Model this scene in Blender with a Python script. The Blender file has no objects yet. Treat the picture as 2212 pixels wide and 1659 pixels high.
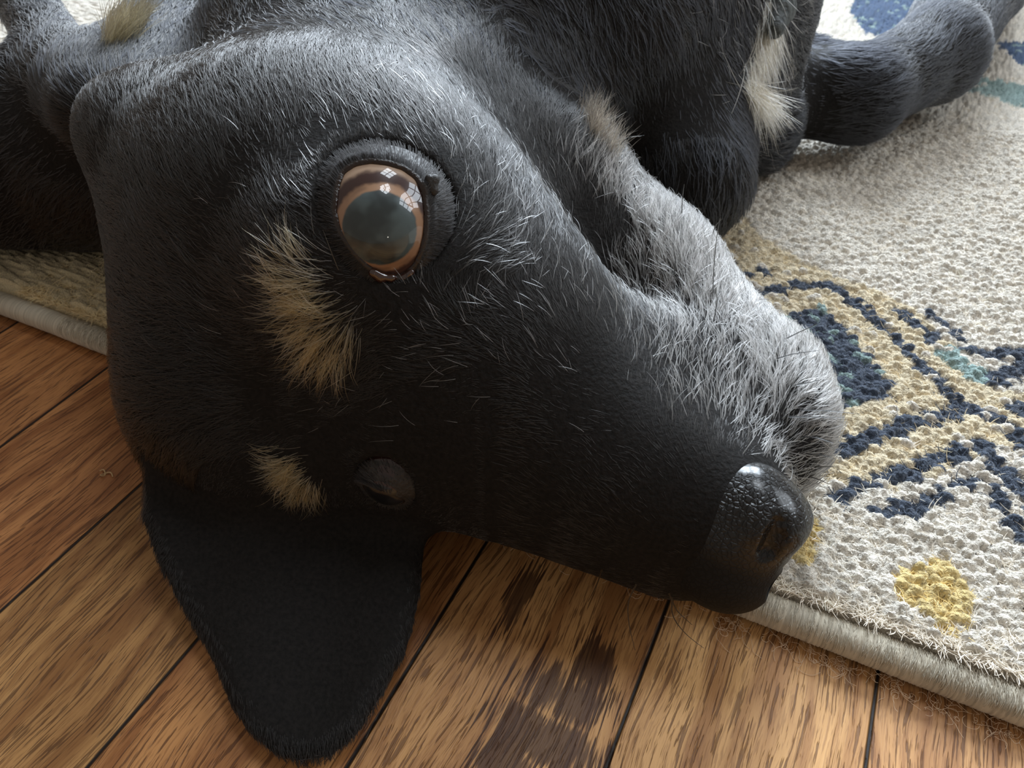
import bpy, math
import numpy as np
from mathutils import Vector

# ------------------------------------------------------------------ camera, world, light, exposure
SC = bpy.context.scene
COL = SC.collection
H, F = 0.195, 1662.0
TH = math.atan(1479/1662.0)
cam = bpy.data.cameras.new('camera')
cam.sensor_width = 36.0
cam.lens = 36.0*F/2212.0
cam.clip_start = 0.005
camo = bpy.data.objects.new('camera', cam)
COL.objects.link(camo)
camo.location = (0, 0, H)
camo.rotation_euler = (math.pi/2-TH, 0, 0)
SC.camera = camo
cam.dof.use_dof = True
cam.dof.focus_distance = 0.205
cam.dof.aperture_fstop = 34.0

SC.view_settings.view_transform = 'Standard'
SC.view_settings.look = 'None'
SC.view_settings.gamma = 1.0
SC.view_settings.exposure = 0.0
SC.view_settings.use_curve_mapping = False
wd = bpy.data.worlds.new('room_ambience')
SC.world = wd
wd.use_nodes = True
wd.node_tree.nodes['Background'].inputs[0].default_value = (1.0, 0.90, 0.80, 1)
wd.node_tree.nodes['Background'].inputs[1].default_value = 0.28

def window_light(loc, target, w, h, power, col, name):
    """daylight through a two by three pane window: one area lamp for each pane"""
    loc = Vector(loc); d = (Vector(target)-loc).normalized()
    q = d.to_track_quat('-Z', 'Y').to_matrix()
    for i in range(2):
        for j in range(3):
            l = bpy.data.lights.new(name, 'AREA')
            l.shape = 'RECTANGLE'
            l.size = w/2*0.84; l.size_y = h/3*0.86
            l.energy = power/6; l.color = col
            o = bpy.data.objects.new(name, l)
            o.matrix_world = q.to_4x4()
            o.location = loc + q @ Vector(((i-0.5)*w/2, (j-1)*h/3, 0))
            COL.objects.link(o)
window_light((0.50, 2.25, 1.40), (0.0, 0.2, 0.05), 1.1, 1.2, 150, (0.78, 0.89, 1.0), 'window_daylight')
window_light((1.75, 0.55, 1.45), (0.0, 0.2, 0.05), 0.8, 1.1, 19, (0.84, 0.92, 1.0), 'window_daylight')

window_light((0.42, 0.95, 2.35), (0.0, 0.18, 0.1), 0.62, 0.62, 13, (0.86, 0.93, 1.0), 'added_eye_glint_panes')  # added pane lamps for a glint in the upper eye, no window known there
bulb = bpy.data.lights.new('lamp_bulb', 'POINT'); bulb.energy = 1.2; bulb.shadow_soft_size = 0.035; bulb.color = (1, 0.93, 0.82)
bulbo = bpy.data.objects.new('lamp_bulb', bulb); bulbo.location = (0.60, -1.9, 0.36); COL.objects.link(bulbo)

# ------------------------------------------------------------------ helpers
CT, ST = math.cos(TH), math.sin(TH)
def W(px, py, z):
    """point of the place at height z seen along the line of sight through (px, py)"""
    dx = (px-1106)/F; dy = -(py-829.5)/F
    d = np.array([dx, dy*ST+CT, dy*CT-ST])
    return np.array([0, 0, H]) + d*((z-H)/d[2])
def proj(p):
    p = np.asarray(p, float)
    q = p-np.array([0, 0, H])
    X = q[..., 0]; Y = q[..., 1]*ST+q[..., 2]*CT; Z = q[..., 1]*CT-q[..., 2]*ST
    return 1106+F*X/Z, 829.5-F*Y/Z, Z
def nrm(v):
    v = np.asarray(v, float)
    return v/np.maximum(np.linalg.norm(v, axis=-1, keepdims=True), 1e-9)

def mesh_obj(name, V, Q, mat=None, parent=None, smooth=True):
    me = bpy.data.meshes.new(name)
    V = np.asarray(V, np.float32); 
    Q = [tuple(int(a) for a in q) for q in Q] if not isinstance(Q, np.ndarray) else Q
    if isinstance(Q, np.ndarray):
        n, k = Q.shape
        me.vertices.add(len(V)); me.vertices.foreach_set('co', V.ravel())
        me.loops.add(n*k); me.loops.foreach_set('vertex_index', Q.astype(np.int32).ravel())
        me.polygons.add(n); me.polygons.foreach_set('loop_start', np.arange(0, n*k, k, dtype=np.int32))
        me.polygons.foreach_set('loop_total', np.full(n, k, np.int32))
        me.update(calc_edges=True)
    else:
        me.from_pydata(V.tolist(), [], Q)
    me.validate()
    if smooth:
        me.polygons.foreach_set('use_smooth', np.ones(len(me.polygons), bool))
    o = bpy.data.objects.new(name, me)
    COL.objects.link(o)
    if mat: me.materials.append(mat)
    if parent: o.parent = parent
    return o
def tag(o, label=None, cat=None, group=None, kind=None):
    for k, v in (('label', label), ('category', cat), ('group', group), ('kind', kind)):
        if v: o[k] = v
    return o

class NT:
    def __init__(s, name):
        s.m = bpy.data.materials.new(name); s.m.use_nodes = True
        s.t = s.m.node_tree; s.t.nodes.clear()
        s.out = s.n('ShaderNodeOutputMaterial')
    def n(s, typ, **kw):
        nd = s.t.nodes.new(typ)
        for k, v in kw.items():
            if k.startswith('i_'):
                nd.inputs[k[2:].replace('_', ' ')].default_value = v
            else: setattr(nd, k, v)
        return nd
    def l(s, a, b): s.t.links.new(a, b)
    def math(s, op, a, b=None, c=None):
        nd = s.n('ShaderNodeMath', operation=op)
        for i, v in enumerate((a, b, c)):
            if v is None: continue
            if isinstance(v, (int, float)): nd.inputs[i].default_value = v
            else: s.l(v, nd.inputs[i])
        return nd.outputs[0]
    def mix(s, f, a, b):
        nd = s.n('ShaderNodeMix', data_type='RGBA')
        for i, v in ((0, f), (6, a), (7, b)):
            if isinstance(v, (int, float)): nd.inputs[i].default_value = v
            elif isinstance(v, tuple): nd.inputs[i].default_value = v if len(v) == 4 else (*v, 1)
            else: s.l(v, nd.inputs[i])
        return nd.outputs[2]
    def ramp(s, f, stops):
        nd = s.n('ShaderNodeValToRGB')
        e = nd.color_ramp.elements
        while len(e) < len(stops): e.new(0.5)
        for i, (p, c) in enumerate(stops):
            e[i].position = p; e[i].color = c if len(c) == 4 else (*c, 1)
        s.l(f, nd.inputs[0]); return nd.outputs[0]
    def smooth(s, v, a, b):
        nd = s.n('ShaderNodeMapRange', interpolation_type='SMOOTHSTEP')
        s.l(v, nd.inputs[0]); nd.inputs[1].default_value = a; nd.inputs[2].default_value = b
        return nd.outputs[0]
    def bsdf(s, col, rough=0.5, **kw):
        b = s.n('ShaderNodeBsdfPrincipled')
        if isinstance(col, tuple): b.inputs['Base Color'].default_value = (*col, 1)
        else: s.l(col, b.inputs['Base Color'])
        if isinstance(rough, (int, float)): b.inputs['Roughness'].default_value = rough
        else: s.l(rough, b.inputs['Roughness'])
        for k, v in kw.items():
            b.inputs[k.replace('_', ' ')].default_value = v
        s.l(b.outputs[0], s.out.inputs[0]); return b
    def bump(s, b, h, dist, strength=1.0):
        n = s.n('ShaderNodeBump'); n.inputs['Distance'].default_value = dist
        n.inputs['Strength'].default_value = strength
        s.l(h, n.inputs['Height']); s.l(n.outputs[0], b.inputs['Normal']); return n

# ------------------------------------------------------------------ signed distance modelling
def axes(X, L):
    X = nrm(X); L = nrm(np.asarray(L)-np.dot(L, X)*X); D = np.cross(X, L)
    return np.array([X, L, D])
class Field:
    def __init__(s, xs, ys, zs):
        s.xs, s.ys, s.zs = xs, ys, zs
        s.f = np.full((len(xs), len(ys), len(zs)), 0.06, np.float32)
    def sub(s, lo, hi):
        sl = []
        for a, l, h in zip((s.xs, s.ys, s.zs), lo, hi):
            sl.append(slice(max(0, np.searchsorted(a, l)-1), np.searchsorted(a, h)+1))
        P = np.stack(np.meshgrid(s.xs[sl[0]], s.ys[sl[1]], s.zs[sl[2]], indexing='ij'), -1).astype(np.float32)
        return tuple(sl), P
    def blend(s, sl, d, k, mode):
        f = s.f[sl]; d = d.astype(np.float32)
        if mode == 'add':
            h = np.maximum(k-np.abs(f-d), 0)/k
            s.f[sl] = np.minimum(f, d)-h*h*k*0.25
        else:
            d = -d
            h = np.maximum(k-np.abs(f-d), 0)/k
            s.f[sl] = np.maximum(f, d)+h*h*k*0.25
    def ell(s, c, r, A=None, k=0.012, mode='add'):
        c = np.asarray(c, float); r = np.asarray(r, float)
        R = r.max()+k
        sl, P = s.sub(c-R, c+R)
        q = P-c
        if A is not None: q = q @ A.T
        k0 = np.linalg.norm(q/r, axis=-1); k1 = np.linalg.norm(q/(r*r), axis=-1)+1e-6
        s.blend(sl, k0*(k0-1)/k1, k, mode)
    def rc(s, a, ra, b, rb, k=0.012, mode='add'):
        a = np.asarray(a, float); b = np.asarray(b, float)
        R = max(ra, rb)+k
        sl, P = s.sub(np.minimum(a, b)-R, np.maximum(a, b)+R)
        ba = b-a; t = np.clip(((P-a) @ ba)/(ba @ ba), 0, 1)
        d = np.linalg.norm(P-a-t[..., None]*ba, axis=-1)-(ra+(rb-ra)*t)
        s.blend(sl, d, k, mode)
    def chain(s, pts, k=0.012, mode='add'):
        for (a, ra), (b, rb) in zip(pts, pts[1:]): s.rc(a, ra, b, rb, k, mode)
    def sheet(s, poly, zs, t, slope, k=0.008):
        """leaf of skin: polygon in plan, following the height function zs"""
        poly = np.asarray(poly, float)
        lo = poly.min(0); hi = poly.max(0)
        zz = [zs(p[0], p[1]) for p in poly]
        sl, P = s.sub((lo[0]-k, lo[1]-k, min(zz)-0.03), (hi[0]+k, hi[1]+k, max(zz)+0.03))
        x = P[:, :, 0, 0]; y = P[:, :, 0, 1]
        d2 = np.full(x.shape, 1e9); sg = np.ones(x.shape)
        n = len(poly)
        for i in range(n):
            a = poly[i]; b = poly[i-1]
            e = b-a; wx = x-a[0]; wy = y-a[1]
            tt = np.clip((wx*e[0]+wy*e[1])/(e @ e), 0, 1)
            d2 = np.minimum(d2, (wx-e[0]*tt)**2+(wy-e[1]*tt)**2)
            c1 = y >= a[1]; c2 = y < b[1]; c3 = e[0]*wy > e[1]*wx
            fl = (c1 & c2 & c3) | (~c1 & ~c2 & ~c3)
            sg = np.where(fl, -sg, sg)
        pd = (sg*np.sqrt(d2))[:, :, None]
        vd = (np.abs(P[..., 2]-zs(x, y)[:, :, None])-t)*math.cos(math.atan(slope))
        kk = 0.006
        h = np.maximum(kk-np.abs(pd-vd), 0)/kk
        s.blend(sl, np.maximum(pd, vd)+h*h*kk*0.25, k, 'add')
    def mesh(s):
        """surface nets on the rectilinear grid"""
        f = s.f; n0, n1, n2 = f.shape
        inside = f < 0
        dims = (n0-1, n1-1, n2-1)
        acc = {}
        cells_all = []; pts_all = []; quads = []
        G = (s.xs, s.ys, s.zs)
        def cid(i, j, k): return (i*dims[1]+j)*dims[2]+k
        for ax in range(3):
            sa = [slice(None)]*3; sb = [slice(None)]*3
            sa[ax] = slice(0, -1); sb[ax] = slice(1, None)
            A = inside[tuple(sa)]; B = inside[tuple(sb)]
            I = np.argwhere(A != B)
            u, v = [(1, 2), (2, 0), (0, 1)][ax]
            ok = (I[:, u] > 0) & (I[:, u] < f.shape[u]-1) & (I[:, v] > 0) & (I[:, v] < f.shape[v]-1)
            I = I[ok]
            J = I.copy(); J[:, ax] += 1
            fa = f[tuple(I.T)].astype(float); fb = f[tuple(J.T)].astype(float)
            t = fa/(fa-fb)
            p = np.stack([G[c][I[:, c]] for c in range(3)], 1).astype(float)
            p[:, ax] += t*(G[ax][J[:, ax]]-G[ax][I[:, ax]])
            q = []
            for du, dv in ((-1, -1), (0, -1), (0, 0), (-1, 0)):
                K = I.copy(); K[:, u] += du; K[:, v] += dv
                c = cid(K[:, 0], K[:, 1], K[:, 2]); q.append(c)
                cells_all.append(c); pts_all.append(p)
            q = np.stack(q, 1)
            flip = fa > 0
            q[flip] = q[flip][:, ::-1]
            quads.append(q)
        c = np.concatenate(cells_all); p = np.concatenate(pts_all)
        uc, inv = np.unique(c, return_inverse=True)
        cnt = np.bincount(inv)
        V = np.stack([np.bincount(inv, p[:, i])/cnt for i in range(3)], 1)
        Q = np.searchsorted(uc, np.concatenate(quads))
        return V, Q

def graded(a, b, fa, fb, fine, coarse):
    """coordinates from a to b, fine between fa and fb, growing outwards"""
    mid = list(np.arange(fa, fb, fine))
    x = mid[-1]; st = fine; r = []
    while x < b: st = min(st*1.12, coarse); x += st; r.append(x)
    x = fa; st = fine; l = []
    while x > a: st = min(st*1.12, coarse); x -= st; l.append(x)
    return np.array(l[::-1]+mid+r)

# ------------------------------------------------------------------ materials
def S(r, g, b):
    f = lambda c: ((c/255+0.055)/1.055)**2.4 if c > 10 else c/255/12.92
    return (f(r), f(g), f(b))
AZ = math.atan2(1074, 2225)                  # heading of the boards
EU = np.array([math.cos(AZ), -math.sin(AZ)]); EV = np.array([math.sin(AZ), math.cos(AZ)])
def floor_material():
    m = NT('oak_boards')
    tc = m.n('ShaderNodeTexCoord').outputs['Object']
    sp = m.n('ShaderNodeSeparateXYZ'); m.l(tc, sp.inputs[0])
    u, v = sp.outputs[0], sp.outputs[1]
    b = m.math('DIVIDE', m.math('ADD', u, 0.0133), 0.0571)
    bid = m.math('FLOOR', b); fr = m.math('FRACT', b)
    wn = m.n('ShaderNodeTexWhiteNoise', noise_dimensions='1D'); m.l(m.math('ADD', bid, 7.3), wn.inputs['W'])
    rnd = wn.outputs[0]
    off = m.math('MULTIPLY', rnd, 3.0)
    # slow bend of the grain
    cm = m.n('ShaderNodeCombineXYZ'); m.l(m.math('ADD', m.math('MULTIPLY', u, 14.0), off), cm.inputs[0]); m.l(m.math('MULTIPLY', v, 9.0), cm.inputs[1])
    nb = m.n('ShaderNodeTexNoise', i_Scale=1.0, i_Detail=2.0); m.l(cm.outputs[0], nb.inputs['Vector'])
    bend = m.math('MULTIPLY', m.math('SUBTRACT', nb.outputs[0], 0.5), 0.022)
    uu = m.math('ADD', u, bend)
    def streak(su, sv, det, o=0.0, dist=0.0):
        c = m.n('ShaderNodeCombineXYZ')
        m.l(m.math('ADD', m.math('MULTIPLY', uu, su), off), c.inputs[0]); m.l(m.math('MULTIPLY', v, sv), c.inputs[1]); c.inputs[2].default_value = o
        n = m.n('ShaderNodeTexNoise', i_Scale=1.0, i_Detail=det, i_Roughness=0.6, i_Distortion=dist); m.l(c.outputs[0], n.inputs['Vector'])
        return n.outputs[0]
    s1 = streak(1150, 58, 3.0, 0, 0.35); s2 = streak(2000, 140, 2.0, 3.1, 0.3); s3 = streak(110, 10, 3.0, 5.0, 0.5)
    pore = m.smooth(s1, 0.545, 0.60)
    fine = m.smooth(s2, 0.50, 0.62)
    base = m.mix(m.smooth(s3, 0.35, 0.66), S(224, 176, 120), S(174, 126, 80))
    base = m.mix(m.math('MULTIPLY', fine, 0.40), base, S(128, 84, 50))
    base = m.mix(m.math('MULTIPLY', pore, 0.66), base, S(88, 54, 31))
    # boards differ: some redder
    # each board has its own stain: reddish, olive or golden
    bt = m.n('ShaderNodeValToRGB'); bt.color_ramp.interpolation = 'CONSTANT'; be = bt.color_ramp.elements
    tints = [(0.62, 0.50, 0.42), (0.66, 0.50, 0.40), (0.72, 0.55, 0.45), (0.66, 0.60, 0.50), (0.80, 0.66, 0.55), (0.92, 0.86, 0.78), (1.06, 1.04, 0.98), (0.86, 0.80, 0.76), (0.8, 0.74, 0.7)]
    while len(be) < len(tints): be.new(0.9)
    for i, t in enumerate(tints): be[i].position = i/10.0; be[i].color = (*t, 1)
    m.l(m.math('DIVIDE', m.math('ADD', bid, 6.5), 10.0), bt.inputs[0])
    mt = m.n('ShaderNodeMix', data_type='RGBA', blend_type='MULTIPLY'); mt.inputs[0].default_value = 1.0
    m.l(base, mt.inputs[6]); m.l(bt.outputs[0], mt.inputs[7]); base = mt.outputs[2]
    # dark mineral stains with their own ragged outline
    def stain(px, py, ru, rv, soft=0.5):
        p = W(px, py, 0)[:2]; cu, cv = float(p @ EU), float(p @ EV)
        a = m.math('DIVIDE', m.math('SUBTRACT', u, cu), ru); c = m.math('DIVIDE', m.math('SUBTRACT', v, cv), rv)
        d = m.math('SQRT', m.math('ADD', m.math('MULTIPLY', a, a), m.math('MULTIPLY', c, c)))
        d = m.math('ADD', d, m.math('MULTIPLY', m.math('SUBTRACT', s1, 0.5), -2.6))
        d = m.math('ADD', d, m.math('MULTIPLY', m.math('SUBTRACT', s3, 0.5), -1.5))
        return m.math('SUBTRACT', 1.0, m.smooth(d, 0.85, 1.12))
    st = stain(1128, 1285, 0.0042, 0.0125)
    for a in ((1225, 1500, 0.0125, 0.0095), (1180, 1600, 0.016, 0.008), (1290, 1450, 0.005, 0.008), (1090, 1650, 0.008, 0.008), (1260, 1440, 0.004, 0.009)):
        st = m.math('MAXIMUM', st, stain(*a))
    base = m.mix(m.math('MULTIPLY', st, 0.82), base, S(62, 38, 29))
    # seams between boards
    ed = m.math('MINIMUM', fr, m.math('SUBTRACT', 1.0, fr))
    n4 = streak(40, 60, 2.0, 9.0)
    seam = m.math('SUBTRACT', 1.0, m.smooth(ed, 0.004, 0.013))
    base = m.mix(seam, base, S(26, 15, 10))
    bs = m.bsdf(base, 0.46, Specular_IOR_Level=0.35)
    hgt = m.math('SUBTRACT', m.math('SUBTRACT', m.math('MULTIPLY', s2, 0.25), m.math('MULTIPLY', pore, 0.35)), m.math('MULTIPLY', seam, 2.0))
    m.bump(bs, hgt, 0.0005, 0.8)
    return m.m
def attr_mat(name, attr, rough=0.9, sheen=0.3, bump=None):
    m = NT(name)
    a = m.n('ShaderNodeAttribute', attribute_name=attr)
    c = a.outputs['Color']
    if bump:
        tc = m.n('ShaderNodeTexCoord').outputs['Object']
        n = m.n('ShaderNodeTexNoise', i_Scale=bump, i_Detail=4.0); m.l(tc, n.inputs['Vector'])
        g = m.ramp(n.outputs[0], [(0.3, (0.72,)*3), (0.7, (1.15,)*3)])
        mm = m.n('ShaderNodeMix', data_type='RGBA', blend_type='MULTIPLY'); mm.inputs[0].default_value = 1
        m.l(c, mm.inputs[6]); m.l(g, mm.inputs[7]); c = mm.outputs[2]
    b = m.bsdf(c, rough, Specular_IOR_Level=0.15)
    b.inputs['Sheen Weight'].default_value = sheen
    if bump: m.bump(b, n.outputs[0], 0.0012, 1.0)
    return m.m
def hair_mat(name, rough=0.32, radial=0.45, coat=0.0):
    m = NT(name)
    a = m.n('ShaderNodeAttribute', attribute_name='tone')
    h = m.n('ShaderNodeBsdfHairPrincipled', parametrization='COLOR')
    m.l(a.outputs['Color'], h.inputs['Color'])
    h.inputs['Roughness'].default_value = rough
    h.inputs['Radial Roughness'].default_value = radial
    h.inputs['Coat'].default_value = coat
    h.inputs['IOR'].default_value = 1.43
    m.l(h.outputs[0], m.out.inputs[0])
    return m.m
def skin_mat():
    m = NT('dark_skin')
    tc = m.n('ShaderNodeTexCoord').outputs['Object']
    n = m.n('ShaderNodeTexNoise', i_Scale=900.0, i_Detail=3.0); m.l(tc, n.inputs['Vector'])
    b = m.bsdf(m.ramp(n.outputs[0], [(0.3, (0.006, 0.0055, 0.005)), (0.7, (0.014, 0.012, 0.011))]), 0.85, Specular_IOR_Level=0.2)
    m.bump(b, n.outputs[0], 0.0006, 0.6)
    return m.m

# ------------------------------------------------------------------ floor
fl = mesh_obj('floor', [(-1.5, -1.5, 0), (1.5, -1.5, 0), (1.5, 1.5, 0), (-1.5, 1.5, 0), (-1.5, -1.5, -0.02), (1.5, -1.5, -0.02), (1.5, 1.5, -0.02), (-1.5, 1.5, -0.02)],
              [(0, 1, 2, 3), (7, 6, 5, 4), (0, 4, 5, 1), (1, 5, 6, 2), (2, 6, 7, 3), (3, 7, 4, 0)], floor_material(), smooth=False)
fl.rotation_euler = (0, 0, -AZ)
tag(fl, 'worn oak strip floor with dark stains beside the rug', kind='structure')

# ------------------------------------------------------------------ rug
rs = np.random.RandomState(4)
def edge_v(u): return 0.1345+0.007*(1/(1+np.exp((u+0.10)/0.02)))
def to_uv(px, py, z=0.013):
    p = W(px, py, z)[:2]; u = p @ EU; return np.array([u, p @ EV-edge_v(u)])
PITCH = 0.0027
_lat = {}
NL = 1400
jit = rs.rand(NL, NL, 2); lrnd = rs.rand(NL, NL, 3)
def cell_lookup(u, v):
    """nearest tuft of the pile: distance (in pitches), lattice indices"""
    a = u/(PITCH*1.4)+NL/2; b = v/(PITCH*0.9)+60
    ia = np.floor(a).astype(int); ib = np.floor(b).astype(int)
    best = np.full(a.shape, 9.0); bi = ia.copy(); bj = ib.copy(); second = best.copy()
    for di in (-1, 0, 1):
        for dj in (-1, 0, 1):
            i = np.clip(ia+di, 0, NL-1); j = np.clip(ib+dj, 0, NL-1)
            cx = i+0.5+(jit[i, j, 0]-0.5)*0.95+0.5*(j % 2); cy = j+0.5+(jit[i, j, 1]-0.5)*0.75
            d = np.hypot(a-cx, b-cy)
            up = d < best
            second = np.where(up, best, np.minimum(second, d))
            bi = np.where(up, i, bi); bj = np.where(up, j, bj); best = np.where(up, d, best)
    cu = (bi+0.5+(jit[bi, bj, 0]-0.5)*0.95+0.5*(bj % 2)-NL/2)*PITCH*1.4
    cv = (bj+0.5+(jit[bi, bj, 1]-0.5)*0.75-60)*PITCH*0.9
    return best, second, bi, bj, cu, cv
def seg_dist(u, v, pts):
    d = np.full(u.shape, 9.0)
    for a, b in zip(pts, pts[1:]):
        e = b-a; t = np.clip(((u-a[0])*e[0]+(v-a[1])*e[1])/(e @ e+1e-12), 0, 1)
        d = np.minimum(d, np.hypot(u-a[0]-t*e[0], v-a[1]-t*e[1]))
    return d
def inside(u, v, pts):
    c = np.zeros(u.shape, bool); n = len(pts)
    for i in range(n):
        a, b = pts[i], pts[i-1]
        if abs(a[1]-b[1]) < 1e-9: continue
        c ^= ((a[1] > v) != (b[1] > v)) & (u < (b[0]-a[0])*(v-a[1])/(b[1]-a[1])+a[0])
    return c
U = lambda L: [to_uv(*p) for p in L]
NAVY, TEAL, GOLD, TAN, CREAM, BLUE = S(72, 82, 98), S(156, 180, 176), S(236, 210, 146), S(230, 213, 180), S(236, 227, 212), S(72, 96, 130)
LINES = [  # woven lines: points, half width, colour
    ([(1560, 640), (1640, 627), (1720, 612), (1790, 610), (1850, 648), (1901, 690), (1943, 732), (1977, 770), (2010, 800), (2048, 837), (2091, 871)], 0.0021, NAVY),
    ([(1943, 669), (1994, 702)], 0.0021, NAVY), ([(2019, 728), (2030, 724)], 0.0024, NAVY),
    ([(1998, 660), (2040, 690), (2082, 728)], 0.0020, NAVY), ([(2049, 753), (2085, 785), (2116, 812)], 0.0030, TEAL), ([(2075, 775), (2112, 812)], 0.0020, NAVY),
    ([(2103, 753), (2133, 762), (2260, 750)], 0.0022, NAVY), ([(2150, 816), (2212, 791), (2290, 770)], 0.0028, NAVY),
    ([(2100, 876), (1990, 905), (1880, 939), (1795, 972), (1740, 990)], 0.0024, NAVY),
    ([(1816, 1065), (1880, 1042), (2006, 998), (2091, 958), (2130, 958), (2162, 1002), (2212, 1060), (2280, 1130)], 0.0023, NAVY),
    ([(1820, 1060), (1880, 1040)], 0.0020, TEAL),
    ([(1913, 1098), (1985, 1084), (2091, 1040), (2120, 1022), (2150, 1049), (2175, 1099), (2212, 1145), (2280, 1210)], 0.0022, NAVY),
    ([(2103, 876), (2175, 905), (2212, 950), (2300, 1030)], 0.0024, NAVY), ([(2205, 885), (2230, 880)], 0.0030, NAVY),
    ([(1575, 563), (1577, 565)], 0.0026, NAVY), ([(1655, 582), (1657, 583)], 0.0026, NAVY), ([(1618, 591), (1622, 592)], 0.0018, NAVY),
    ([(1600, 70), (1720, 85), (1900, 112), (2080, 165), (2212, 205), (2400, 250)], 0.012, TEAL),
]
LINES = [([to_uv(*p) for p in L], w, c) for L, w, c in LINES]
P_DIA = U([(1700, 673), (1778, 656), (1846, 719), (1888, 770), (1939, 838), (1922, 854), (1795, 878), (1740, 800), (1700, 730)])
P_GOLD = [U([(1700, 1120), (1768, 1112), (1780, 1190), (1750, 1225), (1690, 1200)]), U([(1955, 1215), (2040, 1198), (2100, 1250), (2128, 1325), (2060, 1358), (1990, 1320), (1935, 1245)])]
P_BLUE = [U([(1835, 22), (1860, -40), (2020, -60), (2060, 20), (1960, 82), (1880, 72)]), U([(2150, 85), (2300, 90), (2320, 150), (2200, 132)])]
P_TAN = U([(1380, 380), (1560, 400), (1640, 500), (1800, 590), (1960, 650), (2030, 700), (2140, 830), (2330, 870), (2330, 1010), (2160, 950), (2070, 1010), (1900, 1060), (1700, 1000), (1450, 700)])
P_LEFT = U([(-400, 300), (250, 480), (260, 790), (-400, 690)])
def rug_colour(bi, bj, cu, cv):
    r = lrnd[bi % NL, bj % NL]
    col = np.empty(cu.shape+(3,)); col[:] = CREAM
    col = np.where((inside(cu, cv, P_TAN) & (r[..., 0] < 0.93))[..., None], TAN, col)
    col = np.where((inside(cu, cv, P_LEFT))[..., None], S(232, 214, 172), col)
    m = inside(cu, cv, P_DIA); dk = np.where((r[..., 1] < 0.2)[..., None], TEAL, NAVY)
    col = np.where(m[..., None], dk, col)
    for P in P_GOLD: col = np.where(inside(cu, cv, P)[..., None], GOLD, col)
    for P in P_BLUE: col = np.where(inside(cu, cv, P)[..., None], np.where((r[..., 1] < 0.1)[..., None], TEAL, BLUE), col)
    for L, w, c in reversed(LINES):
        col = np.where(((seg_dist(cu, cv, L) < w*(1.2+0.3*r[..., 2])) & (r[..., 0] < 0.97))[..., None], c, col)
    return np.clip(col*(0.84+0.26*r[..., 1:2]), 0, 1)
us = graded(-0.75, 1.35, -0.24, 0.24, 0.00062, 0.004)
vs = graded(0.0075, 1.35, 0.0075, 0.36, 0.00062, 0.004)
uu, vv = np.meshgrid(us, vs, indexing='ij')
d1, d2, bi, bj, cu, cv = cell_lookup(uu, vv)
rise = np.clip((vv-0.0072)/0.0035, 0, 1)**0.5
bump = np.clip(1-(d1/0.72)**2, 0, 1)**0.6*np.clip((d2-d1)/0.22, 0, 1)**0.5
h0 = lrnd[bi, bj, 0]
zz = 0.0035+rise*(0.0060+0.0007*rs.rand(*uu.shape)+0.0017*bump+0.0018*h0) + 0.0004*np.sin(uu*90)*np.cos(vv*70)
ev = edge_v(uu)
PX = uu*EU[0]+(vv+ev)*EV[0]; PY = uu*EU[1]+(vv+ev)*EV[1]
RV = np.stack([PX, PY, zz], -1)
n0, n1 = uu.shape
idx = np.arange(n0*n1).reshape(n0, n1)
quads = np.stack([idx[:-1, :-1], idx[1:, :-1], idx[1:, 1:], idx[:-1, 1:]], -1).reshape(-1, 4)
rug = mesh_obj('rug', RV.reshape(-1, 3), quads)
rc_ = rug_colour(bi, bj, cu, cv)
ca = rug.data.color_attributes.new('tone', 'FLOAT_COLOR', 'POINT')
ca.data.foreach_set('color', np.concatenate([rc_, np.ones(rc_.shape[:2]+(1,))], -1).astype(np.float32).ravel())
rug.data.materials.append(attr_mat('wool_pile', 'tone', 0.92, 0.25, 1500.0))
tag(rug, 'cream wool rug with navy zigzag pattern and yellow squares under the dog', 'rug')

def curves_obj(name, P, R, T, mat, parent):
    """strands: P (n,k,3) points, R (n,k) radii, T (n,3) colours"""
    n, k = P.shape[:2]
    c = bpy.data.hair_curves.new(name)
    c.add_curves([k]*n)
    c.attributes['position'].data.foreach_set('vector', P.astype(np.float32).ravel())
    ra = c.attributes.get('radius') or c.attributes.new('radius', 'FLOAT', 'POINT')
    ra.data.foreach_set('value', R.astype(np.float32).ravel())
    ta = c.attributes.new('tone', 'FLOAT_COLOR', 'CURVE')
    ta.data.foreach_set('color', np.concatenate([T, np.ones((n, 1))], 1).astype(np.float32).ravel())
    c.materials.append(mat)
    o = bpy.data.objects.new(name, c); COL.objects.link(o)
    if parent: o.parent = parent
    return o
# woollen fuzz of the pile
NF = 300000
fu = rs.uniform(-0.30, 0.62, NF); fv = 0.008+0.75*rs.rand(NF)**1.7
keep = (fv < 0.42) | (rs.rand(NF) < 0.6); fu = fu[keep]; fv = fv[keep]
_, _, bi, bj, cu, cv = cell_lookup(fu, fv)
ft = rug_colour(bi, bj, cu, cv)*rs.uniform(0.95, 1.25, (len(fu), 1))
e_ = edge_v(fu)
root = np.stack([fu*EU[0]+(fv+e_)*EV[0], fu*EU[1]+(fv+e_)*EV[1], 0.0098+0.0014*rs.rand(len(fu))], 1)
ang = rs.uniform(0, 2*math.pi, len(fu)); ln = rs.uniform(0.0018, 0.0042, len(fu))
dr = np.stack([np.cos(ang), np.sin(ang), 0.15+0.35*rs.rand(len(fu))], 1)
tt = np.linspace(0, 1, 4)[None, :, None]
side = np.stack([-np.sin(ang), np.cos(ang), -0.4*np.ones(len(fu))], 1)*rs.uniform(-1, 1, (len(fu), 1))
P = root[:, None]+ln[:, None, None]*(dr[:, None]*tt+side[:, None]*tt**2*0.8)
Rr = np.broadcast_to(np.array([1, 1, 0.8, 0.4])[None]*0.00013, P.shape[:2])
wool = attr_mat('wool_fibre', 'tone', 0.85, 0.2)
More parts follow.
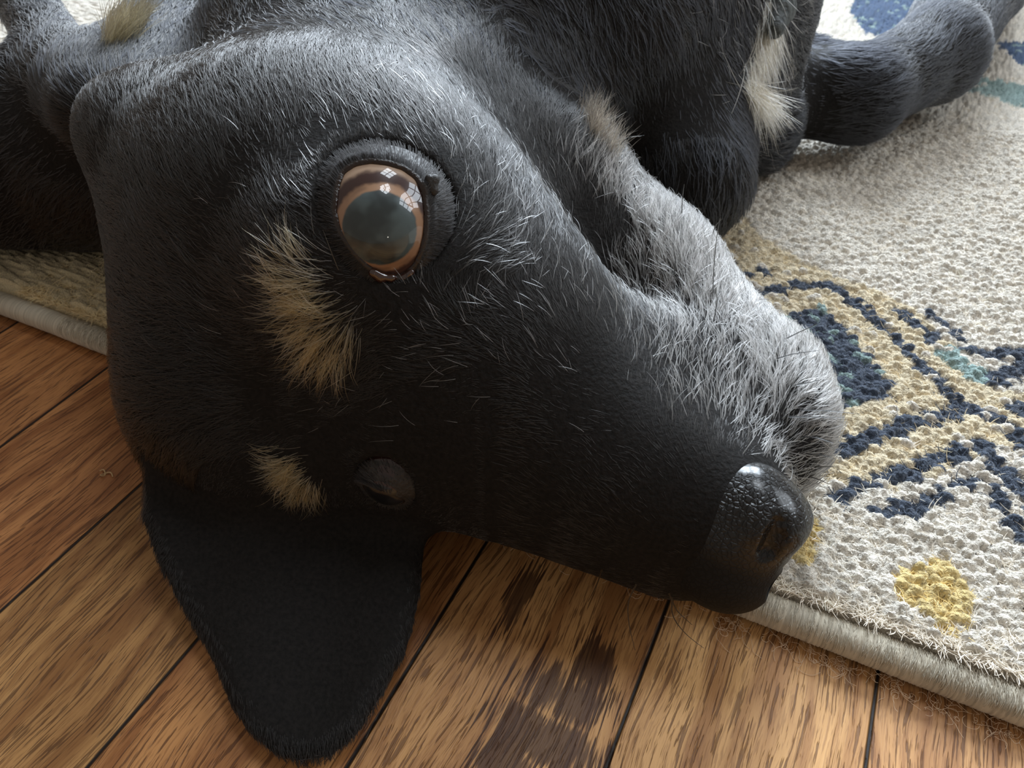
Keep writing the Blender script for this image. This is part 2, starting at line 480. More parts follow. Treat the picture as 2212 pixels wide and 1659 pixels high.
o = curves_obj('pile', P, Rr, np.clip(ft, 0, 1), wool, rug); tag(o, kind='stuff')
# whipped binding along the rug edge
NB = 14000; bu2 = rs.uniform(-0.27, 0.2, NB); ba = rs.uniform(0.2, 2.4, NB)
tb = np.linspace(0, 1, 5)[None]; bb = ba[:, None]+rs.uniform(0.3, 0.8, (NB, 1))*tb; br = 0.0047+0.0005*np.sin(tb*math.pi)*rs.rand(NB, 1)
bu3 = bu2[:, None]+0.0004*rs.normal(0, 1, (NB, 1))*tb; bvv = 0.0036+np.cos(bb)*br+edge_v(bu2)[:, None]; bzz = 0.0047+np.sin(bb)*br
PB = np.stack([bu3*EU[0]+bvv*EV[0], bu3*EU[1]+bvv*EV[1], bzz], -1)
o = curves_obj('binding_fuzz', PB, np.full((NB, 5), 0.00006), np.array([S(214, 206, 188)])*rs.uniform(0.7, 1.1, (NB, 1)), wool, rug); tag(o, kind='stuff')
bu = np.arange(-0.5, 0.6, 0.00032); na = 22
th_ = np.linspace(-2.5, 2.5, na)+math.pi/2
thr = rs.rand(len(bu)); thr = np.convolve(thr, np.ones(2)/2, 'same')
ridge = 0.00022*np.abs(np.sin(bu*math.pi/0.0009+3*np.sin(bu*40)))+0.00022*thr
rad = 0.0044+ridge
bv = 0.0036+np.cos(th_)[None]*rad[:, None]*1.0
bz = 0.0047+np.sin(th_)[None]*rad[:, None]*1.0+0.0003*np.sin(bu*60)[:, None]
bz = np.maximum(bz, 0.0001)
e_ = edge_v(bu)[:, None]
BV = np.stack([bu[:, None]*EU[0]+(bv+e_)*EV[0], bu[:, None]*EU[1]+(bv+e_)*EV[1], bz], -1)
idx = np.arange(len(bu)*na).reshape(len(bu), na)
q = np.stack([idx[:-1, :-1], idx[:-1, 1:], idx[1:, 1:], idx[1:, :-1]], -1).reshape(-1, 4)
bind = mesh_obj('binding', BV.reshape(-1, 3), q, None, rug)
bc = np.array(S(200, 191, 172))*(0.72+0.36*thr[:, None, None])*np.ones((1, na, 1))
bc = bc*np.where(rs.rand(len(bu)) < 0.12, 0.72, 1.0)[:, None, None]
ca = bind.data.color_attributes.new('tone', 'FLOAT_COLOR', 'POINT')
ca.data.foreach_set('color', np.concatenate([np.broadcast_to(bc, BV.shape), np.ones(BV.shape[:2]+(1,))], -1).astype(np.float32).ravel())
bind.data.materials.append(attr_mat('binding_thread', 'tone', 0.8, 0.2))
tag(bind, 'pale whipped thread binding along the edge')
# loose wool fibres shed along the binding
NFZ = 520
ctr = rs.uniform(-0.08, 0.20, 26)
fu = np.where(rs.rand(NFZ) < 0.6, ctr[rs.randint(0, 26, NFZ)]+rs.normal(0, 0.004, NFZ), rs.uniform(-0.25, 0.22, NFZ))
fv = -0.0005-np.abs(rs.normal(0, 0.0024, NFZ))
e_ = edge_v(fu)
root = np.stack([fu*EU[0]+(fv+e_)*EV[0], fu*EU[1]+(fv+e_)*EV[1], 0.0004+0.0012*rs.rand(NFZ)], 1)
K = 8; P = np.zeros((NFZ, K, 3)); P[:, 0] = root; a = rs.uniform(0, 6.28, NFZ)
cur = rs.normal(0, 0.55, NFZ); st = rs.uniform(0.0004, 0.0012, NFZ)
for k in range(1, K):
    a = a+cur+rs.normal(0, 0.25, NFZ)
    P[:, k] = P[:, k-1]+st[:, None]*np.stack([np.cos(a), np.sin(a), 0*a], 1); P[:, k, 2] = np.clip(P[:, k, 2]+rs.normal(0, 0.0002, NFZ), 0.0002, 0.003)
o = curves_obj('loose_fibre', P, np.full((NFZ, K), 0.00005), np.tile(S(226, 200, 170), (NFZ, 1)), wool, rug); tag(o, kind='stuff')

# ------------------------------------------------------------------ dog: body
from mathutils.bvhtree import BVHTree
fld = Field(graded(-0.42, 0.50, -0.14, 0.095, 0.0014, 0.005),
            graded(0.05, 0.80, 0.075, 0.25, 0.0014, 0.005),
            graded(-0.005, 0.24, 0.0, 0.125, 0.0014, 0.004))
E1 = W(824, 478, 0.096); E2 = W(836, 1048, 0.024)
NT_ = W(1650, 1130, 0.034)
HA = axes(NT_-(E1+E2)/2, E1-E2)      # rows: towards the nose, towards the upper eye, top of head
XA, LA, DA = HA
def shape_head(f):
    # skull and face
    f.ell(W(560, 560, 0.060), (0.046, 0.050, 0.040), HA, 0.02)
    f.ell(W(595, 810, 0.042), (0.046, 0.036, 0.030), HA, 0.02)
    f.ell(W(460, 880, 0.035), (0.022, 0.026, 0.020), HA, 0.02)
    f.ell(W(365, 300, 0.085), (0.028, 0.022, 0.028), HA, 0.03)
    f.ell((-0.045, 0.207, 0.070), (0.064, 0.046, 0.046), HA, 0.02)
    f.rc(W(760, 560, 0.066), 0.033, W(1100, 760, 0.055), 0.030, 0.03)
    # brow ridge over the eye, stop and hollow of the temple
    f.ell(W(690, 560, 0.088), (0.014, 0.018, 0.012), HA, 0.02)
    f.ell(W(600, 1000, 0.026), (0.017, 0.014, 0.012), HA, 0.02)
    # muzzle
    f.rc(W(1050, 780, 0.050), 0.032, W(1515, 1085, 0.034), 0.0226, 0.02)
    f.rc(W(900, 945, 0.032), 0.020, W(1250, 1050, 0.030), 0.0165, 0.03)
    f.rc(W(1420, 820, 0.042), 0.020, W(1590, 900, 0.035), 0.019, 0.02)
    f.ell(W(1040, 240, 0.078), (0.036, 0.030, 0.034), HA, 0.02)
    # lower jaw and lips
    f.chain([((-0.02, 0.262, 0.07), 0.040), (W(1165, 425, 0.063), 0.029), (W(1385, 600, 0.047), 0.0225), (W(1550, 760, 0.038), 0.020)], 0.016)
    f.ell(W(1665, 860, 0.034), (0.015, 0.019, 0.015), HA, 0.014)
    f.ell(W(1690, 960, 0.032), (0.011, 0.018, 0.014), HA, 0.012)
    f.ell(W(1430, 1170, 0.022), (0.018, 0.012, 0.012), HA, 0.012)
def shape_body(f):
    f.rc((-0.055, 0.235, 0.066), 0.050, (-0.07, 0.34, 0.07), 0.058, 0.03)
    f.rc((-0.07, 0.34, 0.07), 0.058, (0.0, 0.50, 0.09), 0.08, 0.03)
    f.rc((-0.11, 0.30, 0.05), 0.038, (-0.40, 0.335, 0.045), 0.042, 0.02)
    f.rc((0.02, 0.36, 0.09), 0.075, (0.08, 0.40, 0.085), 0.065, 0.03)
    f.rc(W(1420, 80, 0.07), 0.055, W(1485, 385, 0.045), 0.027, 0.02)
    f.ell(W(1625, 200, 0.05), (0.018, 0.02, 0.03), None, 0.015)
    f.chain([(W(1600, 205, 0.040), 0.022), (W(1850, 205, 0.042), 0.0215), (W(2020, 120, 0.045), 0.0235), (W(2110, -40, 0.055), 0.030), (W(2140, -200, 0.07), 0.034)])
    f.ell(W(1625, 285, 0.032), (0.022, 0.02, 0.022), None, 0.015)
    f.rc(W(1640, 100, 0.055), 0.014, W(1850, 160, 0.050), 0.011, 0.005)
EAR_TOP = lambda y: 0.0055+min(max((y-0.082)/0.075, 0), 1)**2*0.024
def shape_ears(f):
    pl = [(345,1005),(312,1060),(305,1120),(330,1200),(385,1310),(430,1385),(455,1430),(490,1520),(535,1590),(590,1635),(650,1648),(715,1635),(775,1590),(835,1500),(885,1410),(912,1300),(922,1200),(920,1090),(800,1000),(500,960)]
    P = []
    for px, py in pl:
        z = 0.01
        for _ in range(12): z = EAR_TOP(W(px, py, z)[1])
        P.append(W(px, py, z)[:2])
    f.sheet(P, lambda x, y: 0.0055+np.clip((y-0.082)/0.075, 0, 1)**2*0.024+0*x+0.0012*np.sin(np.asarray(x)*160), 0.0030, 0.3)
    # upper ear, folded back out of frame
    f.rc(W(190, 230, 0.085), 0.012, W(20, -60, 0.085), 0.014, 0.02)
    f.rc(W(250, 190, 0.085), 0.012, W(400, -60, 0.10), 0.014, 0.02)
shape_head(fld); shape_body(fld); shape_ears(fld)
# soft pull towards the floor: nothing of the dog sinks below what it lies on
Xg, Yg, Zg = np.meshgrid(fld.xs, fld.ys, np.arange(1), indexing='ij')
ug = Xg[:, :, 0]*EU[0]+Yg[:, :, 0]*EU[1]; vg = Xg[:, :, 0]*EV[0]+Yg[:, :, 0]*EV[1]-edge_v(ug)
low = np.where(vg < 0.0, 0.0012, np.where(vg < 0.008, 0.0096, 0.0140))
k_ = 0.004
fd = (low[:, :, None]-fld.zs[None, None, :]).astype(np.float32)
hh = np.maximum(k_-np.abs(fld.f-fd), 0)/k_
fld.f = (np.maximum(fld.f, fd)+hh*hh*k_*0.25).astype(np.float32)
V, Q = fld.mesh()
pre = BVHTree.FromPolygons(V.tolist(), Q.tolist())
def cast(px, py, tree):
    o = np.array([0, 0, H]); d = nrm(W(px, py, 0)-o)
    r = tree.ray_cast(Vector(o), Vector(d))
    return (np.array(r[0]), np.array(r[1]), d) if r[0] is not None else (None, None, d)
ER = 0.0190; ER2 = 0.0095
h1, _, d1_ = cast(826, 480, pre)
EC1 = h1+d1_*ER*0.71
h2, n2_, d2_ = cast(835, 1050, pre)
EC2 = h2-n2_*ER2*0.74
print('eyes', EC1, EC2, np.linalg.norm(EC1-EC2))
fld.ell(EC1, (ER*1.0,)*3, None, 0.003, 'sub')
fld.ell(EC2, (ER2*0.97,)*3, None, 0.003, 'sub')
V, Q = fld.mesh()
DOG = mesh_obj('dog', V, Q, skin_mat())
print('dog verts', len(V))
tag(DOG, 'black dog with tan eyebrow spots and greying muzzle lying on its side', 'dog')
TREE = BVHTree.FromPolygons(V.tolist(), Q.tolist())

# ------------------------------------------------------------------ eyes
def eye_material(name, pupil, iris, ring, white, a0, ER):
    m = NT(name)
    tc = m.n('ShaderNodeTexCoord').outputs['Object']
    sp = m.n('ShaderNodeSeparateXYZ'); m.l(tc, sp.inputs[0])
    ang = m.math('ARCCOSINE', m.math('DIVIDE', sp.outputs[2], ER))
    n1 = m.n('ShaderNodeTexNoise', i_Scale=350.0, i_Detail=4.0); m.l(tc, n1.inputs['Vector'])
    n2 = m.n('ShaderNodeTexNoise', i_Scale=130.0, i_Detail=2.0); m.l(tc, n2.inputs['Vector'])
    a = m.math('ADD', ang, m.math('MULTIPLY', m.math('SUBTRACT', n1.outputs[0], 0.5), 0.10))
    pc = m.mix(m.smooth(n2.outputs[0], 0.40, 0.62), pupil, tuple(c*2.6 for c in pupil))  # mottle puts cloudy grey reflections into the pupil colour
    r1 = m.mix(m.smooth(a, a0-0.04, a0+0.03), pc, iris)
    r2 = m.mix(m.smooth(a, a0+0.13, a0+0.20), r1, ring)
    r3 = m.mix(m.smooth(a, a0+0.30, a0+0.40), r2, white)
    r4 = m.mix(m.smooth(a, a0+0.75, a0+0.95), r3, S(40, 24, 20))
    dk = m.mix(m.math('MULTIPLY', m.smooth(n2.outputs[0], 0.5, 0.68), 0.4), r4, ring)
    col = m.mix(m.smooth(a, a0+0.02, a0+0.12), r4, dk)
    b = m.bsdf(col, 0.30)
    b.inputs['Coat Weight'].default_value = 1.0
    b.inputs['Coat Roughness'].default_value = 0.015
    b.inputs['Coat IOR'].default_value = 1.45
    b.inputs['Specular IOR Level'].default_value = 0.2
    return m.m
def eyeball(center, axis, mat, a0, ER):
    n, k = 64, 96
    ph = np.linspace(0, math.pi, n); th = np.linspace(0, 2*math.pi, k, endpoint=False)
    lim = a0+0.18
    b = np.clip(1-(ph/lim)**2, 0, 1)
    r = ER*(1+0.075*b*b*(3-2*b))
    Z = nrm(axis); Xx = nrm(np.cross([0, 0, 1.0], Z)); Y = np.cross(Z, Xx)
    P = np.stack([np.sin(ph)[:, None]*np.cos(th)*r[:, None], np.sin(ph)[:, None]*np.sin(th)*r[:, None], np.cos(ph)[:, None]*r[:, None]*np.ones((1, k))], -1)
    idx = np.arange(n*k).reshape(n, k)
    nx = np.roll(idx, -1, 1)
    q = np.stack([idx[:-1], idx[1:], nx[1:], nx[:-1]], -1).reshape(-1, 4)
    o = mesh_obj('eye', P.reshape(-1, 3), q, mat, DOG)
    from mathutils import Matrix
    M = Matrix([[Xx[i], Y[i], Z[i], center[i]] for i in range(3)]+[[0, 0, 0, 1]])
    o.matrix_world = M
    return o
def lid_material():
    m = NT('eyelid_skin')
    tc = m.n('ShaderNodeTexCoord').outputs['Object']
    n = m.n('ShaderNodeTexNoise', i_Scale=1200.0, i_Detail=3.0); m.l(tc, n.inputs['Vector'])
    wet = m.n('ShaderNodeAttribute', attribute_name='wet').outputs['Fac']
    c = m.mix(wet, m.ramp(n.outputs[0], [(0.3, (0.011, 0.009, 0.008)), (0.7, (0.030, 0.026, 0.024))]), (0.020, 0.010, 0.007))
    b = m.bsdf(c, m.math('SUBTRACT', 0.55, m.math('MULTIPLY', wet, 0.43)))
    m.bump(b, n.outputs[0], 0.0005, 0.7)
    return m.m
LIDM = lid_material()
def eyelid(center, axis, dirs, flare, parent, ER, bumps=()):
    """ring of skin from the wet margin on the eyeball out to the face"""
    Z = nrm(axis)
    n = len(dirs); rows = []
    prof = [(0.0, 0.985, 1), (0.0, 1.005, 1), (0.008, 1.022, 1), (0.02, 1.034, 0.9), (0.035, 1.042, 0.5), (0.05, 1.045, 0.2), (0.07, 1.045, 0.1), (0.09, 1.04, 0)]
    wets = []
    base = []
    for d in dirs:
        d = nrm(d); c = math.acos(np.clip(d @ Z, -1, 1)); t = nrm(d-(d @ Z)*Z)
        base.append((c, t))
    for i, (da, rr, wt) in enumerate(prof):
        rows.append(np.array([center+ER*rr*(math.cos(c+da)*Z+math.sin(c+da)*t) for c, t in base])); wets.append(wt)
    last = []
    for c, t in base:
        p = center+ER*1.10*(math.cos(c+flare)*Z+math.sin(c+flare)*t)
        q, nn, _, _ = TREE.find_nearest(Vector(p))
        last.append(np.array(q)-0.0012*np.array(nn))
    last = np.array(last)
    for _ in range(12): last = last*0.5+(np.roll(last, 1, 0)+np.roll(last, -1, 0))*0.25
    ld = np.linalg.norm(last-center, axis=1, keepdims=True)
    last = center+(last-center)/ld*np.maximum(ld, ER*1.012)
    for w in (0.35, 0.7, 1.0):
        rows.append(rows[7]*(1-w)+last*w+nrm(rows[7]-center)*ER*0.02*math.sin(math.pi*w)); wets.append(0)
    G = np.array(rows)
    rr_ = np.linalg.norm(G-center, axis=-1, keepdims=True); G[2:] = (center+(G-center)/rr_*np.maximum(rr_, ER*1.02))[2:]
    for p, r, hgt in bumps:      # small growths on the rim
        d = np.linalg.norm(G-p, axis=-1)
        G = G+nrm(G-center)*(hgt*np.exp(-(d/r)**2))[..., None]
    m_, n_ = G.shape[:2]
    idx = np.arange(m_*n_).reshape(m_, n_); nx = np.roll(idx, -1, 1)
    q = np.stack([idx[:-1], nx[:-1], nx[1:], idx[1:]], -1).reshape(-1, 4)
    o = mesh_obj('eyelid', G.reshape(-1, 3), q, LIDM, parent)
    at = o.data.attributes.new('wet', 'FLOAT', 'POINT')
    at.data.foreach_set('value', np.repeat(np.array(wets, np.float32), n_))
    md = o.modifiers.new('smooth', 'SUBSURF'); md.levels = 1; md.render_levels = 2
    o_grid[o.name] = G
    return o
o_grid = {}
def sight(px, py, c, r):
    o = np.array([0, 0, H]); d = nrm(W(px, py, 0)-o); oc = o-c
    b = oc @ d; q = b*b-(oc @ oc-r*r)
    q = max(q, 0.0)
    return o+d*(-b-math.sqrt(q))
OUT = [(726,454),(731,408),(743,374),(768,358),(800,352),(835,356),(869,366),(897,386),(912,420),(917,463),(914,509),(905,545),(892,572),(872,592),(846,596),(819,588),(796,570),(775,548),(754,520),(736,490)]
def resample(pts, n):
    p = np.array(pts+[pts[0]], float); s = np.r_[0, np.cumsum(np.hypot(*np.diff(p, axis=0).T))]
    t = np.linspace(0, s[-1], n, endpoint=False)
    return np.stack([np.interp(t, s, p[:, 0]), np.interp(t, s, p[:, 1])], 1)
op = resample(OUT, 80)
cc = op.mean(0); op = cc+(op-cc)*0.985
AX1 = nrm(-d1_)
dirs1 = [sight(x, y, EC1, ER*1.0)-EC1 for x, y in op]
pup = nrm(sight(820, 494, EC1, ER)-EC1)
EYE1 = eyeball(EC1, pup, eye_material('eye_amber', S(46, 54, 55), S(150, 116, 90), S(58, 38, 35), S(168, 142, 120), 0.41, ER), 0.41, ER)
for _x, _y in ((835, 376), (880, 435), (836, 515), (818, 490)):
    _p = sight(_x, _y, EC1, ER); _n = nrm(_p-EC1); _d = nrm(_p-np.array([0, 0, H])); _r = _d-2*(_d @ _n)*_n
    print('REFL', _x, _y, _p, _r, 'at 2.4m:', _p+_r*2.4)
EYE1['label'] = 'wide open upper eye with dark pupil and amber ring'
tagp = sight(930, 400, EC1, ER*1.1)
LID1 = eyelid(EC1, AX1, dirs1, 0.20, DOG, ER, [(tagp, 0.0016, 0.0022), (sight(812, 604, EC1, ER*1.12), 0.0016, 0.0010), (sight(870, 612, EC1, ER*1.12), 0.0018, 0.0010)])
n2v = nrm(n2_*0.6-LA*0.4+DA*0.2)
EYE2 = eyeball(EC2, n2v, eye_material('eye_shaded', S(22, 22, 24), S(60, 34, 24), S(30, 16, 14), S(50, 30, 26), 0.6, ER2), 0.6, ER2)  # darker copy of the eye colours: its shade is painted in
EYE2['label'] = 'lower eye near the floor, almost closed, with shade put into its dark colours'
Zc = n2v; Xc = nrm(XA-(XA @ Zc)*Zc); Yc = np.cross(Zc, Xc)
dirs2 = [math.cos(0.62)*Zc+math.sin(0.62)*(math.cos(t)*Xc+0.55*math.sin(t)*Yc) for t in np.linspace(0, 2*math.pi, 60, endpoint=False)]
LID2 = eyelid(EC2, n2v, dirs2, 0.30, DOG, ER2)
# tear corner beads of the upper eye
cm_ = NT('wet_corner'); cb = cm_.bsdf((0.035, 0.012, 0.007), 0.12); cb.inputs['Coat Weight'].default_value = 1.0
cr_field = Field(*[np.arange(a, b, 0.00035) for a, b in zip(sight(845, 600, EC1, ER)-0.008, sight(845, 600, EC1, ER)+0.008)])
for x, y, r in ((806, 588, .0012), (822, 598, .0015), (846, 600, .0011), (872, 600, .0012), (888, 588, .0010)):
    cr_field.ell(sight(x, y, EC1, ER*1.03), (r, r, r), None, 0.0016)
cv_, cq_ = cr_field.mesh()
mesh_obj('tear_corner', cv_, cq_, cm_.m, DOG)

tg = sight(932, 398, EC1, ER*1.08)
tf = Field(*[np.arange(a-0.005, a+0.005, 0.00025) for a in tg])
for o_, r_ in (((0, 0, 0), .0015), ((.0008, .0006, .001), .0012), ((-.0006, .0004, .0014), .0009), ((.0004, -.0008, -.0012), .0013)): tf.ell(tg+np.array(o_), (r_, r_, r_), None, 0.0008)
tv_, tq_ = tf.mesh(); mesh_obj('skin_tag', tv_, tq_, LIDM, DOG)

# ------------------------------------------------------------------ nose
NC = W(1578, 1152, 0.036)
XN = nrm(XA+0.25*DA); NA = axes(XN, LA)
lo = NC-0.033; hi = NC+0.033
nf = Field(*[np.arange(a, b, 0.00045) for a, b in zip(lo, hi)])
def nl(x, l, d): return NC+x*NA[0]+l*NA[1]+d*NA[2]
nf.ell(NC, (0.0150, 0.0205, 0.0135), NA, 0.004)
nf.ell(nl(0.0055, 0.0100, 0.0), (0.0110, 0.0088, 0.0120), NA, 0.004)
nf.ell(nl(0.0035, -0.0095, 0.0), (0.0118, 0.0095, 0.0125), NA, 0.005)
nf.ell(nl(-0.008, -0.002, 0.001), (0.014, 0.016, 0.0110), NA, 0.006)
nf.rc(nl(0.0175, 0.0075, 0.0015), 0.0036, nl(0.009, 0.0120, -0.004), 0.0034, 0.002, 'sub')
nf.rc(nl(0.012, 0.0125, -0.003), 0.0026, nl(0.000, 0.0205, -0.008), 0.0018, 0.002, 'sub')
nf.rc(nl(0.0165, -0.0050, 0.0035), 0.0026, nl(0.010, -0.0100, -0.003), 0.0030, 0.002, 'sub')
nf.rc(nl(0.012, -0.0115, -0.004), 0.0022, nl(0.000, -0.0205, -0.010), 0.0016, 0.002, 'sub')
nf.rc(nl(0.0165, 0, 0.006), 0.0012, nl(0.014, 0, -0.014), 0.0015, 0.0015, 'sub')
nv, nq = nf.mesh()
ntree = BVHTree.FromPolygons(nv.tolist(), nq.tolist())
na_ = [cast(x, y, ntree)[0] for x, y in ((1684, 1135), (1676, 1165), (1660, 1195))]
for a_, b_, r_ in zip(na_, na_[1:], (0.0018, 0.0024)):
    if a_ is not None and b_ is not None: nf.rc(a_, r_, b_, r_, 0.0018, 'sub')
nv, nq = nf.mesh()
m = NT('nose_leather')
tc = m.n('ShaderNodeTexCoord').outputs['Object']
vo = m.n('ShaderNodeTexVoronoi', feature='DISTANCE_TO_EDGE', i_Scale=720.0); 
wn_ = m.n('ShaderNodeTexNoise', i_Scale=500.0); m.l(tc, wn_.inputs['Vector'])
va = m.n('ShaderNodeVectorMath', operation='ADD'); vs_ = m.n('ShaderNodeVectorMath', operation='SCALE'); vs_.inputs[3].default_value = 0.0012
m.l(wn_.outputs['Color'], vs_.inputs[0]); m.l(tc, va.inputs[0]); m.l(vs_.outputs[0], va.inputs[1]); m.l(va.outputs[0], vo.inputs['Vector'])
peb = m.smooth(vo.outputs['Distance'], 0.0, 0.22)
b = m.bsdf(m.mix(peb, (0.006, 0.006, 0.006), (0.010, 0.010, 0.0105)), 0.46)
b.inputs['Specular IOR Level'].default_value = 0.22; b.inputs['Coat Roughness'].default_value = 0.2
dp = m.n('ShaderNodeVectorMath', operation='DOT_PRODUCT'); m.l(tc, dp.inputs[0]); dp.inputs[1].default_value = tuple(NA[1])
area_ = m.smooth(dp.outputs['Value'], float(NC @ NA[1])-0.004, float(NC @ NA[1])+0.006)
m.bump(b, m.math('MULTIPLY', peb, m.math('ADD', 0.12, m.math('MULTIPLY', area_, 0.88))), 0.0005, 0.9)
m.l(m.math('MULTIPLY', area_, 0.55), b.inputs['Coat Weight']); m.l(m.math('SUBTRACT', 0.70, m.math('MULTIPLY', area_, 0.30)), b.inputs['Roughness'])
NOSE = mesh_obj('nose', nv, nq, m.m, DOG)
NOSE['label'] = 'wet black pebbled nose'
# horny edge of the pad on the folded foreleg
p_, _, d_ = cast(1668, 40, TREE)
pf = Field(*[np.arange(a-0.03, a+0.03, 0.0009) for a in p_])
pf.chain([(W(1676, -50, p_[2]+0.004), 0.008), (W(1678, 20, p_[2]+0.002), 0.007), (W(1674, 62, p_[2]-0.002), 0.004)], 0.004)
pv, pq = pf.mesh(); PAD = NT('pad_skin'); tcp = PAD.n('ShaderNodeTexCoord').outputs['Object']
npd = PAD.n('ShaderNodeTexNoise', i_Scale=450.0, i_Detail=4.0); PAD.l(tcp, npd.inputs['Vector'])
bp = PAD.bsdf(PAD.ramp(npd.outputs[0], [(0.35, (0.03, 0.035, 0.035)), (0.65, (0.09, 0.10, 0.10))]), 0.7); PAD.bump(bp, npd.outputs[0], 0.0015, 1.0)
mesh_obj('paw_pad', pv, pq, PAD.m, DOG)['label'] = 'rough grey pad edge beside the cream fringe'

# ------------------------------------------------------------------ dog: coat
rf = np.random.RandomState(11)
tri = np.concatenate([Q[:, [0, 1, 2]], Q[:, [0, 2, 3]]])
A, B, C = V[tri[:, 0]], V[tri[:, 1]], V[tri[:, 2]]
cr = np.cross(B-A, C-A); area = np.linalg.norm(cr, axis=1)*0.5; tn = nrm(cr)
# smooth vertex normals
vn = np.zeros_like(V)
for i in range(3): np.add.at(vn, tri[:, i], cr)
vn = nrm(vn)
# guides: where, and which way the hair lies there
GD = [(700,150,-.25,-1),(600,90,-.1,-1),(480,110,.25,-1),(300,170,-.1,-1),(240,250,-.6,-.8),(850,150,-.45,-.9),(950,90,-.5,-.85),(880,300,-.5,-.85),(760,260,-.3,-1),
 (1000,200,-.5,-.85),(1100,200,-.3,-1),(1180,330,-.25,-1),(1250,450,-.2,-1),(1010,480,.45,-.85),(1050,560,.8,-.55),(1080,400,-.1,-1),(1240,250,.3,-1),(1290,290,.45,-.9),(1330,340,.5,-.9),
 (1400,440,-.05,-1),(1480,540,-.12,-1),(1560,640,-.15,-1),(1450,650,-.15,-1),(1500,780,-.12,-1),(1400,760,-.2,-1),(1650,740,-.25,-1),(1600,850,0,-1),(1700,850,.3,-.95),(1730,930,.9,-.4),(1700,1000,.8,-.5),(1600,940,.3,-.9),(1480,900,-.3,-1),
 (1300,650,-.4,-.9),(1350,560,-.2,-1),(1150,550,-.5,-.8),(1100,700,-.9,-.4),(1300,850,-.8,-.6),(1450,1020,-.8,-.6),(1500,1200,-.9,-.2),(1350,1100,-.95,-.3),(1100,900,-1,-.2),(950,850,-1,-.1),
 (400,500,-.8,-.6),(400,350,-.5,-.9),(600,400,-.5,-.9),(250,500,-.7,-.7),(300,800,-.9,0),(500,800,-1,0),(700,830,-.95,.1),
 (640,560,-.55,-.85),(600,620,-.85,-.5),(620,690,-.95,-.1),(660,750,-.75,.6),(720,760,-.2,1),(700,660,-.9,-.2),(760,700,-.5,.4),
 (600,1000,-.9,.1),(630,1050,-.4,.9),(700,1060,.3,1),(760,980,-.9,-.3),(900,1050,-1,.1),
 (500,1200,-.1,1),(600,1400,0,1),(700,1200,.1,1),(850,1250,.15,1),(380,1100,-.4,.9),(640,1600,0,1),(480,1400,-.2,1),
 (100,180,-.3,-1),(180,120,.25,-.9),(330,60,.3,-1),(60,300,-.5,.5),(120,450,-.6,.8),
 (1300,100,.2,1),(1400,250,.3,1),(1500,300,.2,1),(1500,430,.1,1),(1600,250,.5,.8),(1200,80,.2,1),(1600,100,.2,1),
 (1750,230,1,.1),(1850,240,1,-.05),(1950,180,1,-.4),(2050,80,.6,-.8),(1780,150,1,.3),(2150,20,.5,-.9)]
gp = []; gd = []
CAMP = np.array([0, 0, H])
for x, y, dx, dy in GD:
    p, n, d = cast(x, y, TREE)
    if p is None or p[2] < 0.002: continue
    d2 = nrm(W(x+dx*6, y+dy*6, 0)-CAMP)
    t = ((p-CAMP) @ n)/(d2 @ n) if abs(d2 @ n) > 0.08 else np.linalg.norm(p-CAMP)
    v = CAMP+d2*t-p
    if np.linalg.norm(v) > 0.01: v = CAMP+d2*np.linalg.norm(p-CAMP)-p
    gp.append(p); gd.append(nrm(v))
gp = np.array(gp); gd = np.array(gd)
GREY = [(1400,480,.85),(1480,560,.95),(1560,640,.95),(1650,680,.95),(1700,800,.85),(1750,900,.62),(1740,1000,.35),(1330,400,.65),(1400,590,.5),(1500,700,.42),(1440,760,.30),(1500,850,.30),(1600,830,.42),(1600,920,.32),(1680,960,.5),(1480,900,.22),
 (1300,280,.35),(1340,350,.5),(1340,500,.02),(1290,560,.02),(1300,700,.08),(1380,700,.2),(1200,700,0),(1330,850,0),(1420,960,0),(1500,970,.05),(1300,950,0),(1250,450,.03),(1150,300,.02),(1500,1100,0),(1000,700,0),(1000,540,.10),(1080,600,.08),(1550,1250,0),(1300,150,0),(1500,400,0),(900,200,.02),(800,800,0),(600,300,0),(1230,230,.05),(1640,1030,.2),(1560,970,.03),(1400,1050,0),(1430,1150,0),(1400,1250,0),(1300,1200,0),(1250,1050,0),(1100,1050,0),(1150,850,0),(1250,800,0.01),(850,1250,0),(900,1000,0),(1100,950,0),(600,1300,0),(1380,880,.03),(1480,1020,0)]
gq = []; gv = []
for x, y, g in GREY:
    p, n, d = cast(x, y, TREE)
    if p is not None: gq.append(p); gv.append(g)
gq = np.array(gq); gv = np.array(gv)
def idw(P, pts, vals, power=3.0):
    out = np.zeros((len(P),)+vals.shape[1:])
    for i in range(0, len(P), 20000):
        d = np.linalg.norm(P[i:i+20000, None]-pts[None], axis=-1)+0.002
        w = d**-power; w /= w.sum(1, keepdims=True)
        out[i:i+20000] = w @ vals
    return out
def vnoise(P, scale, seed):
    """smooth random vector field"""
    r = np.random.RandomState(seed); o = np.zeros((len(P), 3))
    for _ in range(6):
        k = r.normal(0, 1, (3, 3))*scale; ph = r.uniform(0, 6.28, 3)
        o += np.sin(P @ k+ph)
    return o/2.4
def roots(n, region):
    """n points spread over the coat, weighted by region(centre, normal)"""
    ctr = (A+B+C)/3
    w = area*region(ctr, tn)
    f = rf.choice(len(tri), n, p=w/w.sum())
    a, b = rf.rand(2, n); s = a+b > 1; a[s] = 1-a[s]; b[s] = 1-b[s]
    P = A[f]+(B[f]-A[f])*a[:, None]+(C[f]-A[f])*b[:, None]
    t = tri[f]; N = nrm(vn[t[:, 0]]*(1-a-b)[:, None]+vn[t[:, 1]]*a[:, None]+vn[t[:, 2]]*b[:, None])
    return P, N
def towards(ctr, n):
    return np.einsum('ij,ij->i', nrm(CAMP-ctr), n)
